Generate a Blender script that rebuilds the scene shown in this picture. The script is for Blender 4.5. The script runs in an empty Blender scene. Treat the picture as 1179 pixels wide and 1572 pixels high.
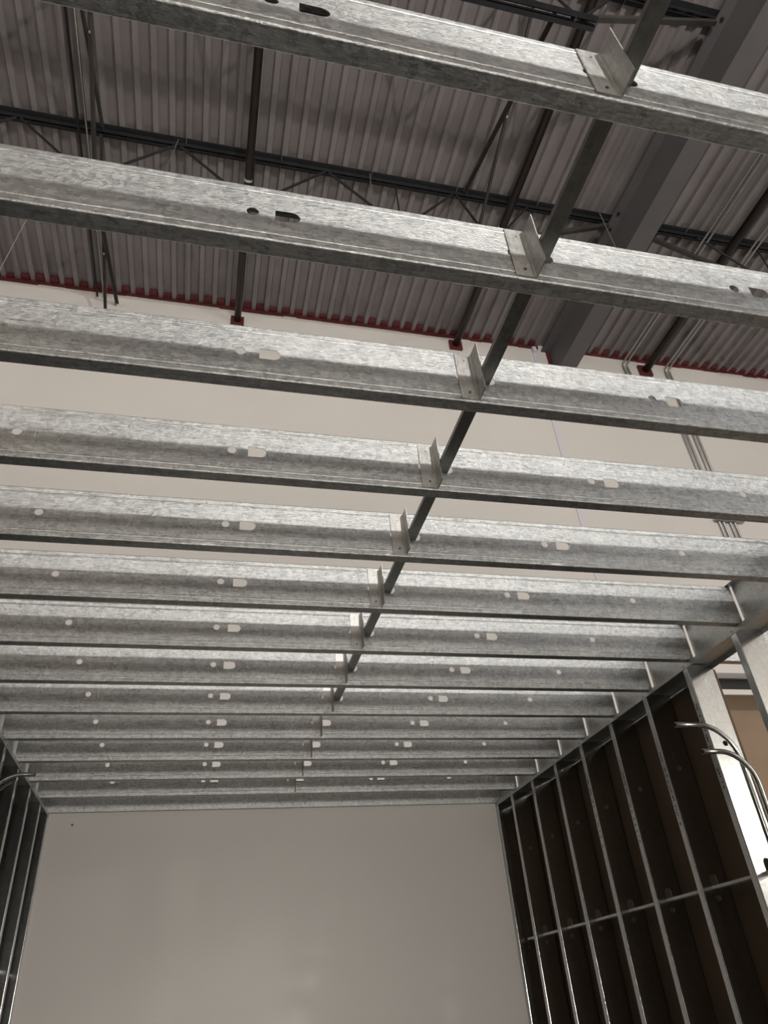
import bpy, bmesh, math, random
from mathutils import Vector, Matrix
from mathutils.geometry import tessellate_polygon
random.seed(7)
sc = bpy.context.scene
COL = sc.collection
CZ = 1.6                      # camera height above the floor; "rel" heights below are above the camera

# ------------------------------------------------------------------ camera
cam_d = bpy.data.cameras.new('camera')
cam = bpy.data.objects.new('camera', cam_d); COL.objects.link(cam)
RX = Vector((0.97215022, -0.22244994, -0.07375612))
RY = Vector((0.06934601, 0.57366133, -0.81615183))
RZ = Vector((0.22386396, 0.78830749, 0.573111))
m = Matrix((( RX.x, -RY.x, -RZ.x), (RX.y, -RY.y, -RZ.y), (RX.z, -RY.z, -RZ.z))).to_4x4()
m.translation = (0, 0, CZ)
cam.matrix_world = m
cam_d.sensor_fit = 'HORIZONTAL'; cam_d.sensor_width = 36.0
cam_d.lens = 36.0 * 1104.18 / 1179.0
cam_d.clip_start = 0.05; cam_d.clip_end = 200
sc.camera = cam

# ------------------------------------------------------------------ world and lamps
w = bpy.data.worlds.new('world'); sc.world = w; w.use_nodes = True
w.node_tree.nodes['Background'].inputs[0].default_value = (0.5, 0.48, 0.46, 1)
w.node_tree.nodes['Background'].inputs[1].default_value = 0.06
vs = sc.view_settings
vs.view_transform = 'Standard'; vs.look = 'None'; vs.gamma = 1.0; vs.use_curve_mapping = False
vs.exposure = -0.3

def lamp(name, loc, watts, colour, radius):
    d = bpy.data.lights.new(name, 'POINT'); d.energy = watts; d.color = colour; d.shadow_soft_size = radius
    o = bpy.data.objects.new(name, d); COL.objects.link(o); o.location = (loc[0], loc[1], loc[2] + CZ)
    return o
# work lamp casting the joist shadow lines, with two added fill lights to its left
for x, p in ((-10.0, 220), (-4.3, 160), (1.9, 1130)):
    lamp('work_or_fill_light', (x, -3.95, 2.9), p, (1.0, 0.975, 0.93), 0.07)
for x, y, z, p in ((-6.5, -9.0, 3.6, 260), (8.5, -9.0, 3.6, 560), (-1.5, -10.5, 5.2, 300), (3.5, -10.5, 5.2, 380)):  # added fill lights that brighten the cream wall and the far joists
    lamp('work_or_fill_light', (x, y, z), p, (1.0, 0.97, 0.92), 0.4)
lamp('work_or_fill_light', (8.1, -3.95, 2.0), 210, (1.0, 0.975, 0.93), 0.1)
# two low fill lights added behind the camera to brighten the far wall
for x in (0.8, 2.2):
    lamp('low_fill_light', (x, -8.0, -0.1), 1050, (1.0, 0.95, 0.87), 0.5)
lamp('work_or_fill_light', (3.15, 0.25, 2.75), 16, (0.88, 0.94, 1.0), 0.10)
lamp('work_or_fill_light', (4.4, 0.1, 2.85), 28, (1.0, 0.95, 0.9), 0.12)
lamp('work_or_fill_light', (-1.8, 0.05, 2.9), 13, (1.0, 0.80, 0.58), 0.10)

# ------------------------------------------------------------------ materials
def mat(name, col, rough=0.5, metal=0.0, build=None, spec=None):
    mt = bpy.data.materials.new(name); mt.use_nodes = True
    nt = mt.node_tree; b = nt.nodes['Principled BSDF']
    b.inputs['Base Color'].default_value = (*col, 1); b.inputs['Roughness'].default_value = rough
    b.inputs['Metallic'].default_value = metal
    if spec is not None: b.inputs['Specular IOR Level'].default_value = spec
    if build: build(nt, b)
    return mt
def N(nt, t, **kw):
    n = nt.nodes.new(t)
    for k, v in kw.items(): setattr(n, k, v)
    return n
def ramp(nt, fac, stops):
    r = N(nt, 'ShaderNodeValToRGB'); e = r.color_ramp.elements
    e[0].position, e[0].color = stops[0][0], (*stops[0][1], 1)
    e[1].position, e[1].color = stops[1][0], (*stops[1][1], 1)
    for p, c in stops[2:]:
        x = e.new(p); x.color = (*c, 1)
    nt.links.new(fac, r.inputs[0]); return r
def noise(nt, vec, scale, detail=3, rough=0.55, stretch=None):
    if stretch:
        mp = N(nt, 'ShaderNodeMapping'); mp.inputs['Scale'].default_value = stretch
        nt.links.new(vec, mp.inputs['Vector']); vec = mp.outputs[0]
    n = N(nt, 'ShaderNodeTexNoise'); n.inputs['Scale'].default_value = scale
    n.inputs['Detail'].default_value = detail; n.inputs['Roughness'].default_value = rough
    nt.links.new(vec, n.inputs['Vector']); return n
def world_pos(nt): return N(nt, 'ShaderNodeNewGeometry').outputs['Position']

def galv_build(axis, lo, hi, r0, r1, bump):
    def f(nt, b):
        P = world_pos(nt)
        vo = N(nt, 'ShaderNodeTexVoronoi'); vo.inputs['Scale'].default_value = 85
        nz = noise(nt, P, 30, 4)
        mixv = N(nt, 'ShaderNodeMixRGB'); mixv.inputs[0].default_value = 0.06
        nt.links.new(P, mixv.inputs[1]); nt.links.new(nz.outputs['Color'], mixv.inputs[2])
        nt.links.new(mixv.outputs[0], vo.inputs['Vector'])
        st = {'x': (1.2, 26, 26), 'z': (26, 26, 1.2), 'y': (26, 1.2, 26)}[axis]
        streak = noise(nt, P, 6, 4, 0.6, st)
        big = noise(nt, P, 2.2, 2)
        a = N(nt, 'ShaderNodeMath', operation='MULTIPLY'); a.inputs[1].default_value = 0.35
        nt.links.new(vo.outputs['Color'], a.inputs[0])
        s = N(nt, 'ShaderNodeMath', operation='MULTIPLY_ADD'); s.inputs[1].default_value = 0.45
        nt.links.new(streak.outputs['Fac'], s.inputs[0]); nt.links.new(a.outputs[0], s.inputs[2])
        s2 = N(nt, 'ShaderNodeMath', operation='MULTIPLY_ADD'); s2.inputs[1].default_value = 0.25
        nt.links.new(big.outputs['Fac'], s2.inputs[0]); nt.links.new(s.outputs[0], s2.inputs[2])
        grain = noise(nt, P, 150, 3, 0.7, {'x': (0.22, 1, 1), 'z': (1, 1, .22), 'y': (1, .22, 1)}[axis])
        g2 = N(nt, 'ShaderNodeMath', operation='MULTIPLY_ADD'); g2.inputs[1].default_value = 0.7
        nt.links.new(grain.outputs['Fac'], g2.inputs[0]); nt.links.new(s2.outputs[0], g2.inputs[2])
        g3 = N(nt, 'ShaderNodeMath', operation='SUBTRACT'); g3.inputs[1].default_value = 0.35
        nt.links.new(g2.outputs[0], g3.inputs[0])
        c = ramp(nt, g3.outputs[0], [(0.25, lo), (0.8, hi)])
        nt.links.new(c.outputs[0], b.inputs['Base Color'])
        mr = N(nt, 'ShaderNodeMapRange'); mr.inputs[1].default_value = 0.2; mr.inputs[2].default_value = 0.85
        mr.inputs[3].default_value = r0; mr.inputs[4].default_value = r1
        nt.links.new(s2.outputs[0], mr.inputs[0]); nt.links.new(mr.outputs[0], b.inputs['Roughness'])
        fine = noise(nt, P, 240, 4, 0.7, {'x': (0.45, 1, 1), 'z': (1, 1, .45), 'y': (1, .45, 1)}[axis])
        bp = N(nt, 'ShaderNodeBump'); bp.inputs['Strength'].default_value = bump; bp.inputs['Distance'].default_value = 0.004
        nt.links.new(fine.outputs['Fac'], bp.inputs['Height']); nt.links.new(bp.outputs[0], b.inputs['Normal'])
    return f
M = {}
M['galv'] = mat('galvanised_steel', (.6,.6,.6), .45, .92, galv_build('x', (.25,.257,.256), (.62,.628,.62), .32, .50, .5))
M['galv_stud'] = mat('galvanised_stud', (.6,.6,.6), .22, 1.0, galv_build('z', (.46,.465,.46), (.60,.605,.60), .14, .20, .05))
M['galv_track'] = mat('galvanised_track', (.6,.6,.6), .42, .85, galv_build('y', (.42,.425,.42), (.64,.645,.63), .34, .48, .15))
M['clip'] = mat('clip_steel', (.5,.5,.48), .42, .78, galv_build('z', (.38,.376,.36), (.58,.573,.55), .34, .48, .15))
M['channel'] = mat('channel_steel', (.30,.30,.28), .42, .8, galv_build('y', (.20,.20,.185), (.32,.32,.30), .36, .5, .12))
M['screw'] = mat('screw_dark', (.12,.12,.12), .45, .8)
M['screw_bright'] = mat('screw_zinc', (.7,.7,.68), .3, .9)
def mottled(base, amt, scale, bump=0.0, bscale=60):
    def f(nt, b):
        P = world_pos(nt)
        n = noise(nt, P, scale, 4, .6)
        lo = tuple(c*(1-amt) for c in base); hi = tuple(min(1, c*(1+amt)) for c in base)
        c = ramp(nt, n.outputs['Fac'], [(0.3, lo), (0.7, hi)])
        nt.links.new(c.outputs[0], b.inputs['Base Color'])
        if bump:
            n2 = noise(nt, P, bscale, 3)
            bp = N(nt, 'ShaderNodeBump'); bp.inputs['Strength'].default_value = bump; bp.inputs['Distance'].default_value = .004
            nt.links.new(n2.outputs['Fac'], bp.inputs['Height']); nt.links.new(bp.outputs[0], b.inputs['Normal'])
    return f
M['wall'] = mat('cream_wall_paint', (.72,.67,.61), .42, 0, mottled((.585,.553,.525), .03, .7, .04, 25))
M['wall_hall'] = mat('hall_wall_paint', (.6,.57,.53), .6, 0, mottled((.75,.72,.68), .05, .5))
M['floor'] = mat('concrete_floor', (.42,.40,.37), .5, 0, mottled((.12,.115,.11), .12, 1.5, .05))
M['deck'] = mat('primed_deck', (.30,.27,.265), .5, .15, mottled((.185,.166,.165), .10, 3.0, .04, 40))
M['black_steel'] = mat('black_primed_steel', (.02,.02,.02), .5, 0, mottled((.016,.016,.018), .2, 6), .25)
M['brace'] = mat('brace_steel', (.03,.03,.03), .5, 0, mottled((.035,.032,.03), .2, 6), .25)
M['beam'] = mat('grey_primed_beam', (.22,.205,.20), .6, 0, mottled((.085,.079,.082), .08, 3))
M['pipe_brown'] = mat('brown_black_pipe', (.035,.022,.016), .4, 0, mottled((.022,.014,.010), .3, 8), .3)
M['red'] = mat('red_firestop', (.22,.018,.02), .55, 0, mottled((.085,.012,.014), .35, 14, .3, 40))
M['emt'] = mat('conduit_steel', (.60,.60,.58), .22, 1.0, mottled((.58,.58,.56), .08, 12))
M['emt_dull'] = mat('conduit_dull', (.36,.35,.34), .4, .8, mottled((.36,.35,.34), .1, 12))
M['dark'] = mat('bore_shade', (.01,.01,.01), .9)
M['coupling'] = mat('pale_coupling', (.5,.48,.46), .4, .4)
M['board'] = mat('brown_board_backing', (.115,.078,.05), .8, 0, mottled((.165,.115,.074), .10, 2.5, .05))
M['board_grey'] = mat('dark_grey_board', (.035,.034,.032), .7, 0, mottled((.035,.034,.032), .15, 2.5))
M['paper'] = mat('board_edge_paper', (.42,.36,.31), .8)
M['strip'] = mat('lavender_strip', (.55,.53,.60), .5)
M['ink'] = mat('stencil_ink', (.04,.04,.045), .6)
M['wire'] = mat('hanger_wire', (.6,.58,.55), .35, .9)

# ------------------------------------------------------------------ helpers
def obj(name, bm, material, parent=None, loc=(0,0,0), smooth=False):
    me = bpy.data.meshes.new(name)
    if isinstance(bm, bpy.types.Mesh): me = bm
    else:
        bmesh.ops.recalc_face_normals(bm, faces=bm.faces)
        bm.to_mesh(me); bm.free()
        me.materials.append(M[material])
        if smooth:
            for p in me.polygons: p.use_smooth = True
    o = bpy.data.objects.new(name, me); COL.objects.link(o)
    o.location = loc
    if parent: o.parent = parent
    return o
def empty(name, loc=(0,0,0)):
    o = bpy.data.objects.new(name, None); o.empty_display_size = .1; COL.objects.link(o); o.location = loc; return o
def tag(o, label, cat, group=None):
    o['label'] = label; o['category'] = cat
    if group: o['group'] = group
    return o
def struct(o, label=None):
    o['kind'] = 'structure'
    if label: o['label'] = label
    return o
def copy_tree(o, parent=None):
    c = o.copy(); COL.objects.link(c); c.parent = parent
    for ch in list(o.children): copy_tree(ch, c)
    return c
def box(bm, x0, x1, y0, y1, z0, z1):
    v = [bm.verts.new(p) for p in ((x0,y0,z0),(x1,y0,z0),(x1,y1,z0),(x0,y1,z0),(x0,y0,z1),(x1,y0,z1),(x1,y1,z1),(x0,y1,z1))]
    for f in ((3,2,1,0),(4,5,6,7),(0,1,5,4),(1,2,6,5),(2,3,7,6),(3,0,4,7)): bm.faces.new([v[i] for i in f])
    return bm
def B(*a): return box(bmesh.new(), *a)
def prism(pts, axis, a, b, bm=None):
    """closed 2-D outline pts swept along axis from a to b; x: (y,z), y: (x,z), z: (x,y)"""
    bm = bm or bmesh.new()
    def P(p, t): return {'x': (t, p[0], p[1]), 'y': (p[0], t, p[1]), 'z': (p[0], p[1], t)}[axis]
    A = [bm.verts.new(P(p, a)) for p in pts]; Bv = [bm.verts.new(P(p, b)) for p in pts]
    n = len(pts)
    for i in range(n): bm.faces.new((A[i], A[(i+1)%n], Bv[(i+1)%n], Bv[i]))
    tri = tessellate_polygon([[Vector((p[0], p[1], 0)) for p in pts]])
    for t in tri:
        bm.faces.new([A[i] for i in t]); bm.faces.new([Bv[i] for i in t])
    return bm
def sheet(path, t):
    """outline of a thin bent sheet following an open 2-D path"""
    L, R = [], []
    n = len(path)
    for i, p in enumerate(path):
        a = Vector(path[max(0, i-1)]); c = Vector(path[min(n-1, i+1)])
        d = (c - a).normalized(); nn = Vector((-d.y, d.x))*t/2
        L.append((p[0]+nn.x, p[1]+nn.y)); R.append((p[0]-nn.x, p[1]-nn.y))
    return L + R[::-1]
def arc(cx, cy, r, a0, a1, n=5):
    return [(cx + r*math.cos(math.radians(a0+(a1-a0)*i/n)), cy + r*math.sin(math.radians(a0+(a1-a0)*i/n))) for i in range(n+1)]
def plate(outer, holes, plane, c0, c1):
    """flat plate with holes; plane 'xz' (thickness along y) or 'yz' (thickness along x)"""
    bm = bmesh.new()
    loops = [outer] + holes
    flat = [p for l in loops for p in l]
    tris = tessellate_polygon([[Vector((p[0], p[1], 0)) for p in l] for l in loops])
    def P(p, c): return (p[0], c, p[1]) if plane == 'xz' else (c, p[0], p[1])
    F = [bm.verts.new(P(p, c0)) for p in flat]; Bk = [bm.verts.new(P(p, c1)) for p in flat]
    for t in tris:
        bm.faces.new([F[i] for i in t]); bm.faces.new([Bk[i] for i in t])
    k = 0
    for l in loops:
        n = len(l)
        for i in range(n):
            a, b = k+i, k+(i+1) % n
            bm.faces.new((F[a], F[b], Bk[b], Bk[a]))
        k += n
    return bm
def circ(cx, cy, r, n=20): return [(cx+r*math.cos(2*math.pi*i/n), cy+r*math.sin(2*math.pi*i/n)) for i in range(n)]
def dee(x0, x1, zc, h):
    r = h/2
    return [(x0, zc-r)] + [(x1-r+r*math.cos(a), zc+r*math.sin(a)) for a in [math.radians(-90+180*i/10) for i in range(11)]] + [(x0, zc+r)]
def dee_up(yc, z0, z1, wd):
    r = wd/2
    return [(yc+r, z0)] + [(yc+r*math.cos(a), z1-r+r*math.sin(a)) for a in [math.radians(180*i/10) for i in range(11)]] + [(yc-r, z0)]
def tube(path, r, seg=12, bore=None):
    """round bar along a 3-D path"""
    bm = bmesh.new(); pts = [Vector(p) for p in path]; rings = []
    up = None
    for i, p in enumerate(pts):
        d = (pts[min(i+1, len(pts)-1)] - pts[max(i-1, 0)]).normalized()
        if up is None:
            up = d.orthogonal().normalized()
        else:
            up = (up - d*up.dot(d)).normalized()
        s = d.cross(up)
        rings.append([bm.verts.new(p + (up*math.cos(2*math.pi*k/seg) + s*math.sin(2*math.pi*k/seg))*r) for k in range(seg)])
    for a, b in zip(rings, rings[1:]):
        for k in range(seg): bm.faces.new((a[k], a[(k+1)%seg], b[(k+1)%seg], b[k]))
    bm.faces.new(rings[0]); bm.faces.new(rings[-1])
    return bm
def bend(p0, corner, p1, r, n=10):
    """polyline p0 - rounded corner - p1"""
    a, c, b = Vector(p0), Vector(corner), Vector(p1)
    u = (a-c).normalized(); v = (b-c).normalized()
    ang = u.angle(v); t = r/math.tan(ang/2)
    s, e = c+u*t, c+v*t
    o = c + (u+v).normalized()*(r/math.sin(ang/2))
    out = [a]
    for i in range(n+1):
        k = i/n; q = (s-o).lerp(e-o, k).normalized()*r
        out.append(o+q)
    out.append(b); return out

# ------------------------------------------------------------------ key dimensions (relative to the camera)
S = 0.4064
JY = lambda j: 0.926 + S*(j-2)
ZJ = 1.3656 + CZ; HJ = 0.1936
XR, XL = 2.378, -1.0285
YW = 5.83
ZD = 7.117 + CZ
ZT = 1.366 + CZ                 # top of the stud walls

# ------------------------------------------------------------------ setting
X0, X1, YF = -11.0, 13.0, -15.0
struct(obj('floor', B(X0, X1, YF, YW+.2, -.1, 0), 'floor'), 'grey concrete floor of the hall')
wb = struct(obj('wall_back', B(X0, X1, YW, YW+.2, 0, ZD+.05), 'wall'), 'smooth cream wall rising behind the steel joists')
struct(obj('wall_left', B(X0-.2, X0, YF, YW, 0, ZD), 'wall_hall'), 'far side wall of the hall')
struct(obj('wall_right', B(X1, X1+.2, YF, YW, 0, ZD), 'wall_hall'), 'far side wall of the hall on the right')
struct(obj('wall_front', B(X0, X1, YF-.2, YF, 0, ZD), 'wall_hall'), 'hall wall behind the camera')
# small dark screw in the cream wall below the ledger track
obj('screw', tube([(-.86, YW-.006, 1.285+CZ), (-.86, YW+.004, 1.285+CZ)], .008, 10), 'screw', wb)

# corrugated roof deck, one child per panel
ceil_root = empty('ceiling', (0, 0, ZD)); struct(ceil_root, 'corrugated metal roof deck of the hall')
PW = .9255; PT = PW/6
def deck_mesh():
    p = []; x = 0.0
    z0, z1 = 0.0, .040
    for k in range(6):
        a = k*PT
        p += [(a, z0), (a+.048, z0), (a+.062, z1), (a+PT-.014, z1)]
    p += [(PW, z0)]
    bot = sheet(p, .0016)
    bm = prism(bot, 'y', YF, YW-.002)
    # side-lap seam: a thin lip below the edge flute
    box(bm, -.004, .001, YF, YW-.004, -.016, .002)
    return bm
first = None
for k in range(-12, 13):
    if first is None:
        first = obj('deck_panel', deck_mesh(), 'deck', ceil_root, (.373+PW*k, 0, 0)); me0 = first.data
    else:
        obj('deck_panel', me0, 'deck', ceil_root, (.373+PW*k, 0, 0))
# slab above the deck keeps the hall dark-tight
struct(obj('ceiling_slab', B(X0-.2, X1+.2, YF-.2, YW+.2, ZD+.07, ZD+.2), 'deck'), 'roof slab above the metal deck')

# red firestop along the deck-to-wall joint
def firestop():
    bm = bmesh.new()
    x = -3.6
    while x < 8.6:
        L = random.uniform(.12, .4)
        if not (3.98 < x+L/2 < 4.25):
            box(bm, x, x+L+.004, YW-.014-random.uniform(0, .008), YW, ZD-.030-random.uniform(0, .022), ZD-.001)
        x += L
    k0 = int((-3.6-.373)/PT)
    for k in range(k0, k0+80):
        a = .373 + PT*k + .055
        if 4.0 < a+.04 < 4.22: continue
        dpt = random.uniform(.05, .10)
        box(bm, a, a+PT-.066, YW-dpt, YW, ZD-.004, ZD+.037)
    # down the sides of the beam
    box(bm, 4.065, 4.108, YW-.02, YW, ZD-.62, ZD-.03)
    return bm
struct(obj('trim_1', firestop(), 'red'), 'red firestop caulk along the top of the cream wall')
# pale vertical cover strip on the cream wall
t2 = struct(obj('trim_2', B(3.875, 3.925, YW-.012, YW, 0, ZD-.06), 'strip'), 'pale lavender vertical strip on the cream wall')
obj('bracket', B(3.868, 3.918, YW-.05, YW-.012, ZD-.13, ZD-.05), 'strip', t2)

# ------------------------------------------------------------------ steel roof beam
beam = empty('roof_beam', (4.118, 0, 6.45+CZ))
tag(beam, 'large grey steel beam running under the roof deck toward the cream wall', 'beam')
by0, by1 = YF+.05, YW-.003
H_B = .600
obj('bottom_flange', B(-.1125, .1125, by0, by1, 0, .020), 'beam', beam)
obj('web', B(-.006, .006, by0, by1, .020, H_B-.018), 'beam', beam)
obj('top_flange', B(-.1125, .1125, by0, by1, H_B-.018, H_B), 'beam', beam)
for yy in (1.66, 1.86, 3.78, 3.98):
    obj('bolt', tube([(-.065, yy, H_B-.034), (-.065, yy, H_B-.016)], .017, 6), 'black_steel', beam)

# ------------------------------------------------------------------ open-web roof trusses
def angle_pair(x0, x1, up, leg, gap, t=.006):
    bm = bmesh.new(); s = 1 if up else -1
    for sg in (-1, 1):
        box(bm, x0, x1, *sorted((sg*gap/2, sg*(gap/2+leg))), *sorted((0, s*t)))
        box(bm, x0, x1, *sorted((sg*gap/2, sg*(gap/2+t))), *sorted((0, s*leg)))
    return bm
def rod(a, b, r=.013, seg=8): return tube([a, b], r, seg)
ZTC, ZBC = ZD-.004, 6.25+CZ
def truss(y, x0, x1, apex, nodes, verts, end_x, end_dir, label, bot):
    t = empty('roof_truss', (0, y, ZTC)); tag(t, label, 'truss', 'open web roof trusses')
    dz = ZBC-ZTC
    obj('top_chord', angle_pair(x0, x1, False, .055, .022), 'black_steel', t)
    obj('bottom_chord', angle_pair(bot[0], bot[1], True, .045, .022), 'black_steel', t, (0, 0, dz))
    for a, b in apex: obj('web_rod', rod((a, 0, -.045), (b, 0, dz+.03)), 'black_steel', t)
    for v in verts: obj('web_post', rod((v, 0, -.03), (v, 0, dz+.02), .009), 'black_steel', t)
    # end strut from the beam seat to the bottom chord
    bm = bmesh.new()
    a = Vector((end_x, 0, -.12)); b = Vector((end_x + end_dir*1.55, 0, dz+.02))
    dd = (b-a).normalized(); nn = Vector((-dd.z, 0, dd.x))*.026
    vs_ = [a+nn, b+nn, b-nn, a-nn]
    prism([(v.x, v.z) for v in vs_], 'y', -.02, .02, bm)
    obj('end_strut', bm, 'brace', t)
    # seat on the beam
    obj('seat', B(end_x-(.14 if end_dir < 0 else 0)+(.0 if end_dir<0 else 0), end_x+(.14 if end_dir>0 else 0)+.0, -.06, .06, -.056, -.004), 'black_steel', t) if False else None
    return t
apx = [-6.36, -4.93, -3.49, -2.06, -.626, .833, 2.2]
def diag_list():
    out = []
    nodes = [-5.65, -4.21, -2.775, -1.343, .10, 1.55]
    for i, n in enumerate(nodes):
        out.append((apx[i]+.02, n)); out.append((apx[i+1]-.02, n))
    out += [(2.22, 2.50), (3.03, 2.50)]
    return out
VERT = [-4.21, -2.775, .106, 1.553]
for y, lab in ((3.92, 'dark open web roof truss left of the grey beam, its chord visible above joists'),
               (1.89, 'dark open web truss at the top edge, its bottom chord ending by the beam')):
    truss(y, -9.5, 4.1, diag_list(), None, VERT, 3.98, -1, lab, (-9.0, 2.62))
truss(3.92, 4.14, 11.5, [(5.15, 5.93), (6.60, 5.97), (6.64, 7.33), (8.05, 7.36), (8.08, 8.76), (9.5, 8.8)], None, [5.945, 7.345], 4.26, 1,
      'dark roof truss at right, beyond the grey beam', (5.78, 11.0))

# cross bracing between trusses
def brace(a, b, label, bolt=None, wd=.038, s=1):
    a, b = Vector(a), Vector(b)
    o = empty('cross_brace', (a.x, a.y, a.z+CZ)); tag(o, label, 'brace', 'cross braces between roof trusses')
    bm = bmesh.new()
    y0, z0, y1, z1 = 0, 0, b.y-a.y, b.z-a.z
    d = Vector((y1, z1)).normalized(); n = Vector((-d.y, d.x))*wd/2
    prism([(n.x, n.y), (y1+n.x, z1+n.y), (y1-n.x, z1-n.y), (-n.x, -n.y)], 'x', 0, s*.006, bm)
    # second leg of the angle
    prism([(n.x, n.y), (y1+n.x, z1+n.y), (y1+n.x*.8, z1+n.y*.8), (n.x*.8, n.y*.8)], 'x', 0, s*.033, bm)
    obj('bar', bm, 'brace', o)
    if bolt:
        obj('bolt', tube([(s*.0055, bolt[0]-a.y, bolt[1]-a.z), (s*.018, bolt[0]-a.y, bolt[1]-a.z)], .012, 8), 'screw_bright', o)
    return o
brace((-1.29, 1.90, 7.03), (-1.29, 3.88, 6.30), 'left cross brace bar dropping past the truss chord', (2.88, 6.66))
brace((-1.296, 1.90, 6.30), (-1.296, 3.86, 7.03), 'left cross brace bar rising to the truss top chord', s=-1)
brace((-1.31, 3.92, 6.30), (-1.31, YW-.002, 6.90), 'left brace bar rising to a bracket on the cream wall')
brace((-1.316, 3.92, 7.03), (-1.316, YW-.002, 6.29), 'left brace bar falling toward the cream wall', (4.95, 6.62), s=-1)
brace((2.31, 1.90, 7.03), (2.31, 3.88, 6.30), 'cross brace bar near the beam dropping past the truss chord', (2.87, 6.66))
brace((2.304, 1.90, 6.30), (2.304, 3.86, 7.03), 'cross brace bar near the beam rising to the truss chord', s=-1)

# ------------------------------------------------------------------ sprinkler pipes
def sprinkler(x, z, r, label, coup=()):
    o = empty('sprinkler_pipe', (x, 0, z+CZ)); tag(o, label, 'pipe', 'brown sprinkler pipes under the deck')
    obj('pipe', tube([(0, -13, 0), (0, YW-.002, 0)], r, 16), 'pipe_brown', o, smooth=True)
    for yc in coup: obj('coupling', tube([(0, yc-.012, 0), (0, yc+.012, 0)], r+.004, 16), 'coupling', o, smooth=False)
    bm = bmesh.new(); c = r*1.9
    box(bm, -c, c, YW-.035, YW, -c*.9, c*.9)
    obj('firestop_collar', bm, 'red', o)
    return o
sprinkler(.062, 6.865, .040, 'brown sprinkler pipe at left of centre, with pale coupling ring', (4.02,))
sprinkler(2.795, 6.93, .044, 'dark sprinkler pipe just left of the grey beam', (4.12,))
sprinkler(5.50, 6.90, .050, 'dark sprinkler pipe right of the grey beam')

# ------------------------------------------------------------------ conduits on the deck and cream wall
def conduit(name, path, r, material, label, group=None, cat='conduit', straps=()):
    p0 = Vector(path[-1])
    o = empty(name, (p0.x, p0.y, p0.z)); tag(o, label, cat, group)
    obj('tube', tube([Vector(p)-p0 for p in path], r, 12), material, o, smooth=True)
    for s in straps:
        s = Vector(s)-p0
        obj('strap', B(s.x-r*1.9, s.x+r*1.9, s.y-r*1.2, s.y+r*1.2, s.z-.012, s.z+.012), 'emt', o)
    return o
yc = YW-.022
def wall_conduit(xd, xw, label, jog=False, strap=()):
    p = bend((xd, -10, 6.985+CZ), (xd+.02, yc, 6.985+CZ), (xd+.02, yc, 6.7+CZ), .10, 8)
    if jog:
        p = p[:-1] + [Vector((xd+.03, yc, 6.78+CZ)), Vector((xd+.06, yc, 6.70+CZ)), Vector((xw-.04, yc, 6.02+CZ)), Vector((xw, yc, 5.94+CZ))]
    else:
        p = p[:-1] + [Vector((xw, yc, 6.6+CZ))]
    p.append(Vector((xw, yc, 3.0+CZ)))
    conduit('wall_conduit', p, .0135, 'emt_dull', label, 'conduits running down the cream wall')
wall_conduit(5.16, 5.685, 'leftmost steel conduit bending from deck down the cream wall', True)
wall_conduit(5.22, 5.742, 'second steel conduit from left bending down the cream wall', True)
wall_conduit(5.80, 5.835, 'third steel conduit from left bending down the cream wall')
wall_conduit(5.86, 5.895, 'rightmost steel conduit bending down the cream wall')
for k in range(1):
    pass
s_ = obj('conduit_strut', B(5.62, 6.0, YW-.062, YW-.0355, 4.42+CZ, 4.46+CZ), 'emt_dull')
tag(s_, 'short steel strut clamping the conduits to the cream wall', 'strut')
conduit('deck_conduit', [(-1.425, -10, 6.99+CZ), (-1.45, YW-.02, 6.99+CZ)], .011, 'emt', 'thin bright conduit under the deck beside the left braces')
conduit('deck_conduit', [(-1.50, -10, 6.99+CZ), (-1.52, YW-.02, 6.99+CZ)], .012, 'black_steel', 'thin black conduit under the deck beside the left braces')
# hanger wires
def wire(a, b, label, r=.0035):
    a, b = Vector(a), Vector(b)
    o = obj('hanger_wire', tube([a-b, Vector((0,0,0))], r, 6), 'wire', None, (b.x, b.y, b.z+CZ)); tag(o, label, 'wire', 'hanger wires from the trusses')
wire((-.62, 3.83, 7.02), (-.70, 3.86, 6.40), 'thin hanger wire on truss chord above the left joist holes')
wire((1.26, 3.83, 7.02), (1.27, 3.86, 6.40), 'thin hanger wire on truss chord near the middle')
wire((3.86, 3.835, 7.06), (3.90, 3.85, 6.3), 'slanted hanger wire in front of the grey beam', .005)
wire((-1.62, 3.9, 6.30), (-2.58, 5.75, 6.99), 'long thin wire crossing the deck at the left edge', .004)

# ------------------------------------------------------------------ ceiling joists
JX0, JX1 = -1.050, 2.399
RC = .004
HOLE_C = [-.582, .0275, .637, 1.2465, 1.856]
HOLE_D = [.0765, .6855, 1.2945]
TAB_D = [-.533, 1.9035]
ZH = .0925
def joist_web():
    holes = [circ(x, ZH+.001, .0135) for x in HOLE_C] + [dee(x, x+.0555, ZH-.001, .037) for x in HOLE_D] + [dee(x, x+.0555, ZH-.001, .037) for x in TAB_D]
    return plate([(JX0, RC), (JX1, RC), (JX1, HJ-RC), (JX0, HJ-RC)], holes, 'xz', 0, .0015)
def joist_flange(top):
    fw = .041; r = RC
    # (y, z): bend from the web, flat, bend, lip
    path = arc(r+.0007, r, r, 180, 270) + arc(fw-r, r, r, 270, 360) + [(fw, .014)]
    pts = sheet(path, .0015)
    if top: pts = [(y, HJ-z) for y, z in pts]
    return prism(pts, 'x', JX0, JX1)
def web_groove(z): return prism(sheet([(-.0002, z-.003), (-.0014, z), (-.0002, z+.003)], .0008), 'x', JX0, JX1)
def clip_mesh():
    r = .004
    path = [(.629, -.0025)] + [(x, y) for x, y in arc(.680-r, -.0025-r, r, 90, 0, 4)] + [(.680, -.052)]
    return prism(sheet(path, .003), 'z', .006, .184)
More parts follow.
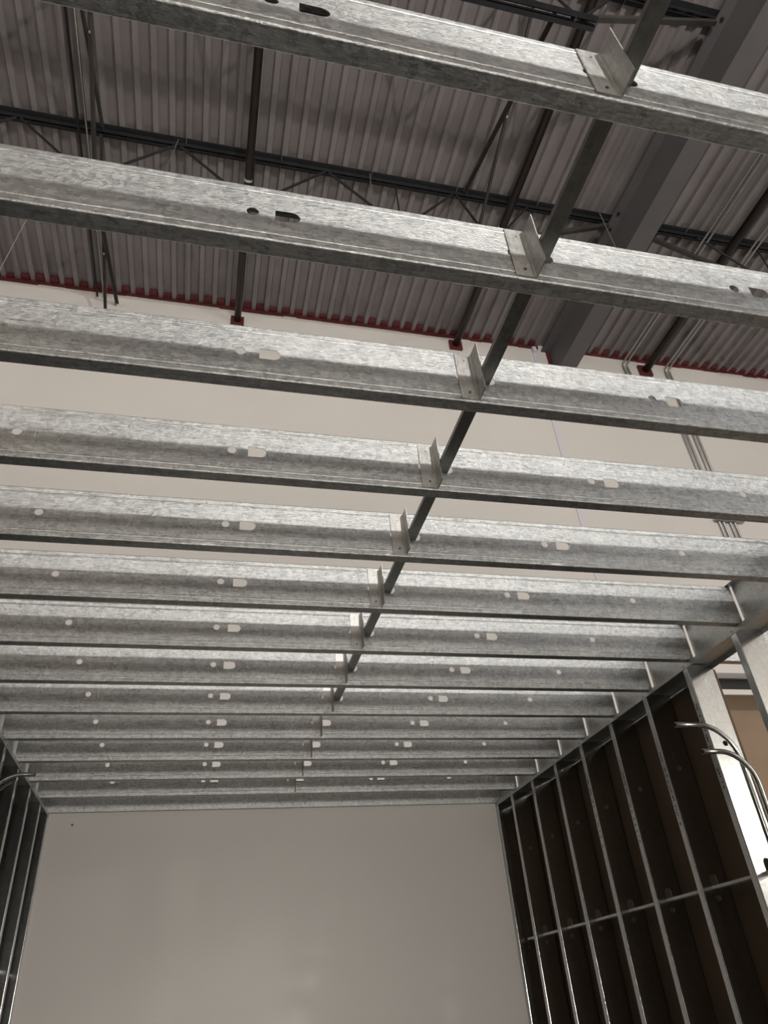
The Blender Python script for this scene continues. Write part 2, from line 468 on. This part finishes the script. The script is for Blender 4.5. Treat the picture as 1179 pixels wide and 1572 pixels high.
def make_joist():
    root = empty('ceiling_joist', (0, 0, 0))
    web = obj('web', joist_web(), 'galv', root)
    obj('bottom_flange', joist_flange(False), 'galv', root, smooth=False)
    obj('top_flange', joist_flange(True), 'galv', root)
    obj('stiffening_rib', web_groove(.022), 'galv', root)
    obj('stiffening_rib', web_groove(HJ-.022), 'galv', root)
    for x in TAB_D:
        t = plate(dee(x+.0012, x+.0545, ZH-.001, .0352), [], 'xz', .0006, .0018)
        o = obj('knockout_tab', t, 'galv', web)
    return root
def make_clip(root):
    c = obj('clip_angle', clip_mesh(), 'clip', root)
    for z, mm in ((.030, 'screw'), (.158, 'screw_bright')):
        obj('screw', tube([(.655, -.0062, z), (.655, -.001, z)], .0038, 8), mm, c)
    return c
ORD = ['', 'topmost', 'second', 'third', 'fourth', 'fifth', 'sixth', 'seventh', 'eighth', 'ninth', 'tenth', 'eleventh', 'twelfth', 'thirteenth']
proto = make_joist(); make_clip(proto)
for j in range(1, 14):
    o = proto if j == 1 else copy_tree(proto)
    o.location = (0, JY(j), ZJ)
    if j == 1: lab = 'topmost galvanized joist, the nearest, crossing the upper edge of the photo'
    elif j == 13: lab = 'thirteenth galvanized joist from the top, last one before the wall track'
    else: lab = ORD[j] + ' galvanized ceiling joist from the top of the photo'
    tag(o, lab, 'joist', 'galvanized ceiling joists')
# unseen joists: the overhead one shades the first, others added to shade the floor
for j in range(0, -9, -1):
    o = copy_tree(proto); o.location = (0, JY(j), ZJ)
    tag(o, 'galvanized joist overhead, nearer than the topmost joist in view', 'joist', 'galvanized joists behind the camera')

# bridging channel through the knock-outs
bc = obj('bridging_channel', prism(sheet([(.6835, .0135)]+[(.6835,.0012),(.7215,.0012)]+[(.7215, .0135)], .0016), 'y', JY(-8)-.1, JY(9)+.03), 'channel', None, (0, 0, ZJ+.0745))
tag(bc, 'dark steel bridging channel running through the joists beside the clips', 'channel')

# ledger track on the cream wall
lt = empty('ledger_track', (0, YW, ZJ)); tag(lt, 'galvanized wall track fixed to the cream wall behind the last joist', 'track')
obj('web', B(XL-.03, XR+.03, -.0035, -.002, 0, HJ), 'galv', lt)
obj('bottom_flange', B(XL-.03, XR+.03, -.034, -.002, -.0015, 0), 'galv', lt)
obj('top_flange', B(XL-.03, XR+.03, -.034, -.002, HJ, HJ+.0015), 'galv', lt)
for i in range(9):
    x = -.8 + i*.38
    obj('screw', tube([(x, -.008, .03+.01*(i % 2)), (x, -.003, .03+.01*(i % 2))], .004, 8), 'screw', lt)

# rim tracks closing the joist ends
def rim(side):
    r = empty('rim_track', (0, 0, ZJ))
    xw = XR+.034 if side > 0 else XL-.034
    tag(r, ('right' if side > 0 else 'left') + ' galvanized rim track closing the joist ends above the stud wall', 'track', 'rim tracks')
    xa, xb = sorted((xw, xw - side*.034))
    ys, ye = JY(-8)-.06, YW-.002
    obj('bottom_flange', B(xa, xb, ys, ye, -.0035, -.0018), 'galv_track', r)
    obj('top_flange', B(xa, xb, ys, ye, HJ+.0016, HJ+.0030), 'galv_track', r)
    if side > 0:
        edges = [ys] + [JY(j) for j in range(-8, 14)] + [ye]
        for i in range(len(edges)-1):
            a = edges[i] + (.020 if i else 0); b = edges[i+1] - .002
            obj('web_panel', B(xw, xw+.0015, a, b, -.0018, HJ+.0016), 'galv_track', r)
    else:
        obj('web_panel', B(xw-.0015, xw, ys, ye, -.0018, HJ+.0016), 'galv_track', r)
    return r
rim(1); rim(-1)

# ------------------------------------------------------------------ stud walls
SD = .150
def stud_mesh_parts(side, z1, root, mtl='galv_stud', punched=True):
    """web faces the camera (-y); flanges run away from it. local origin at inner face, floor"""
    s = side
    xs = lambda a: s*a
    cx = .075
    holes = []
    for k in range(0, 5):
        zc = .40 + CZ - 1.2192 + .6096*k - .0
        if 0.1 < zc < z1-.1:
            if punched and k == 2: holes.append([(xs(p[0]), p[1]) for p in dee_up(cx, zc-.01, zc+.05, .038)])
            holes.append([(xs(p[0]), p[1]) for p in circ(cx-.003, zc-.055, .0135, 16)])
    out = [(xs(.003), 0), (xs(SD-.003), 0), (xs(SD-.003), z1), (xs(.003), z1)]
    web = obj('web', plate(out, holes, 'xz', 0, .0015), mtl, root)
    zt = .40 + CZ + .6096
    obj('knockout_tab', plate([(xs(p[0]), p[1]) for p in dee_up(cx, zt-.01, zt+.05, .036)], [], 'xz', -.0008, -.0001), mtl, web)
    for xin, d in ((0, 1), (SD, -1)):
        path = arc(.003, .0037, .003, 270, 180, 4)
        path = [(x, y) for x, y in path] + [(0, .041-.003)] + [(.003, .041), (.010, .041)]
        path = [(s*(xin + d*x), y) for x, y in path]
        obj('flange', prism(sheet(path, .0014), 'z', 0, z1), mtl, root)
    return root
def ink(root, side, z0):
    bm = bmesh.new(); z = z0
    for i in range(22):
        L = random.choice((.006, .009, .012))
        if random.random() < .8:
            y = .021 + random.choice((-.003, 0, 0, .002))
            xx = sorted((-side*.0009, -side*.0012))
            box(bm, xx[0], xx[1], y-.004, y+.004, z, z+L)
        z += L + random.choice((.004, .005, .02))
    obj('printed_marking', bm, 'ink', root)
ZS = 1.356 + CZ
YS = [2.594, 3.003, 3.411, 3.820, 4.229, 4.637, 5.047, 5.457]
NTH = ['first', 'second', 'third', 'fourth', 'fifth', 'sixth', 'seventh', 'eighth']
for i, y in enumerate(YS):
    n = len(YS)-i     # counted from the cream wall, after the corner stud
    r = empty('wall_stud', (XR, y, 0)); stud_mesh_parts(1, ZS, r)
    if i == 1: lab = 'bright lit right-hand wall stud behind the two bent conduits'
    elif i == 0: lab = 'right-hand wall stud at the right edge, nearest the camera'
    else: lab = NTH[n-1] + ' steel stud of the right wall, counted from the corner stud'
    tag(r, lab, 'stud', 'right wall studs')
    if i in (1, 2, 3, 4): ink(r, 1, CZ + (.75 if i == 1 else .68))
r = empty('wall_stud', (XR, YW-.048, 0)); stud_mesh_parts(1, ZS, r, punched=False)
tag(r, 'right wall corner stud standing against the cream wall', 'stud', 'right wall studs')
YSL = [3.82, 4.229, 4.637, 5.047, 5.457]
for i, y in enumerate(YSL):
    r = empty('wall_stud', (XL, y, 0)); stud_mesh_parts(-1, ZS, r)
    n = len(YSL)-i
    tag(r, NTH[n-1] + ' steel stud of the left wall, counted from the corner stud', 'stud', 'left wall studs')
r = empty('wall_stud', (XL, YW-.048, 0)); stud_mesh_parts(-1, ZS, r, punched=False)
tag(r, 'left wall corner stud standing against the cream wall', 'stud', 'left wall studs')

def top_track(side):
    x = XR if side > 0 else XL
    r = empty('top_track', (x, 0, ZT)); tag(r, ('right' if side > 0 else 'left') + ' wall top track capping the steel studs', 'track', 'wall top tracks')
    ys, ye = JY(-8)-.06, YW-.002
    xx = sorted((-side*.002, side*(SD+.002)))
    obj('cap', B(xx[0], xx[1], ys, ye, -.0052, -.0036), 'galv_track', r)
    for a in (-side*.0035, side*(SD+.002)):
        q = sorted((a, a+side*.0015))
        obj('leg', B(q[0], q[1], ys, ye, -.026, -.0036), 'galv_track', r)
    for y in (YS if side > 0 else YSL):
        obj('screw', tube([(-side*.0065, y+.02, -.014), (-side*.0034, y+.02, -.014)], .0035, 8), 'screw', r)
    return r
top_track(1); top_track(-1)

# boards on the far side of the studs
pr = empty('partition_right', (XR+SD, 0, 0)); struct(pr, 'brown backed board behind the right studs')
for a, b, zt in ((3.008, 4.22, 1.331), (4.223, 5.44, 1.331), (5.443, YW-.002, 1.331)):
    bd = obj('board', B(.004, .016, a, b, .0, zt+CZ), 'board', pr)
    obj('paper_edge', B(.0035, .0165, a, b, zt+CZ, zt+CZ+.008), 'paper', pr)
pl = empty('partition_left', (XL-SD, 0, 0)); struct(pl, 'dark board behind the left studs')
for a, b in ((-2.7, -1.48), (-1.477, -.26), (-.257, .96), (.963, 2.17), (2.173, 3.39), (3.393, 4.61), (4.613, YW-.002)):  # unseen near boards added to block light from the left
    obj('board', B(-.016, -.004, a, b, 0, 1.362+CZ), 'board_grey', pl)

# horizontal bridging bar through the right studs
o = obj('stud_bridging', prism(sheet([(-.019, -.0125), (-.019, 0), (.019, 0), (.019, -.0125)], .0015), 'y', 2.3, 5.75), 'galv_track', None, (XR+.075, 0, .397+CZ))
tag(o, 'thin steel bridging bar running level through the right wall studs', 'bridging')
o = obj('stud_bridging', prism(sheet([(-.019, -.0125), (-.019, 0), (.019, 0), (.019, -.0125)], .0015), 'y', 3.2, 5.75), 'galv_track', None, (XL-.075, 0, .397+CZ))
tag(o, 'thin steel bridging bar running level through the left wall studs', 'bridging')

# neighbouring room seen over the low board
nj = empty('neighbour_joist', (0, JY(7), ZJ)); tag(nj, 'joist of the next room glimpsed over the brown cross wall at right', 'joist')
obj('web', B(2.555, 4.6, 0, .0015, 0, HJ), 'galv', nj)
obj('bottom_flange', B(2.555, 4.6, 0, .041, -.0015, 0), 'galv', nj)
hh = empty('header_track', (0, 3.364, 1.380+CZ)); tag(hh, 'pale header track of the next room above the brown cross wall at right', 'track')
obj('web', B(2.60, 4.6, 0, .0015, -.004, .058), 'board_grey', hh)
obj('pale_cap', B(2.60, 4.6, -.006, .034, .060, .092), 'coupling', hh)
pc = empty('partition_cross', (2.56, 3.40, 0)); struct(pc, 'brown cross wall of the next room seen between the right studs')
for a, b in ((0, 1.0), (1.003, 2.04)):
    obj('board', B(a, b, 0, .013, 0, 1.355+CZ), 'board', pc)
    obj('paper_edge', B(a, b, -.002, .014, 1.355+CZ, 1.359+CZ), 'paper', pc)

# ------------------------------------------------------------------ bent conduits in the stud walls
def stub(path, r, material, label):
    o = conduit('bent_conduit', path, r, material, label, 'bent conduit stubs from the stud walls')
    e = Vector(path[0]); d = (Vector(path[1])-e).normalized(); p0 = Vector(path[-1])
    obj('bore_shade_disc', tube([e-p0-d*.0012, e-p0+d*.0012], r*.82, 12), 'dark', o)  # dark disc paints the shaded hollow onto the closed tube end
    return o
stub(bend((2.135, 2.905, 1.010+CZ), (2.425, 2.905, 1.010+CZ), (2.425, 2.925, 0+CZ-1.5), .17, 14), .0118, 'emt', 'upper bent steel conduit stub sticking out of the right stud wall')
stub(bend((2.205, 2.865, .874+CZ), (2.440, 2.865, .874+CZ), (2.440, 2.885, 0+CZ-1.5), .15, 14), .0118, 'emt', 'lower bent steel conduit stub sticking out of the right stud wall')
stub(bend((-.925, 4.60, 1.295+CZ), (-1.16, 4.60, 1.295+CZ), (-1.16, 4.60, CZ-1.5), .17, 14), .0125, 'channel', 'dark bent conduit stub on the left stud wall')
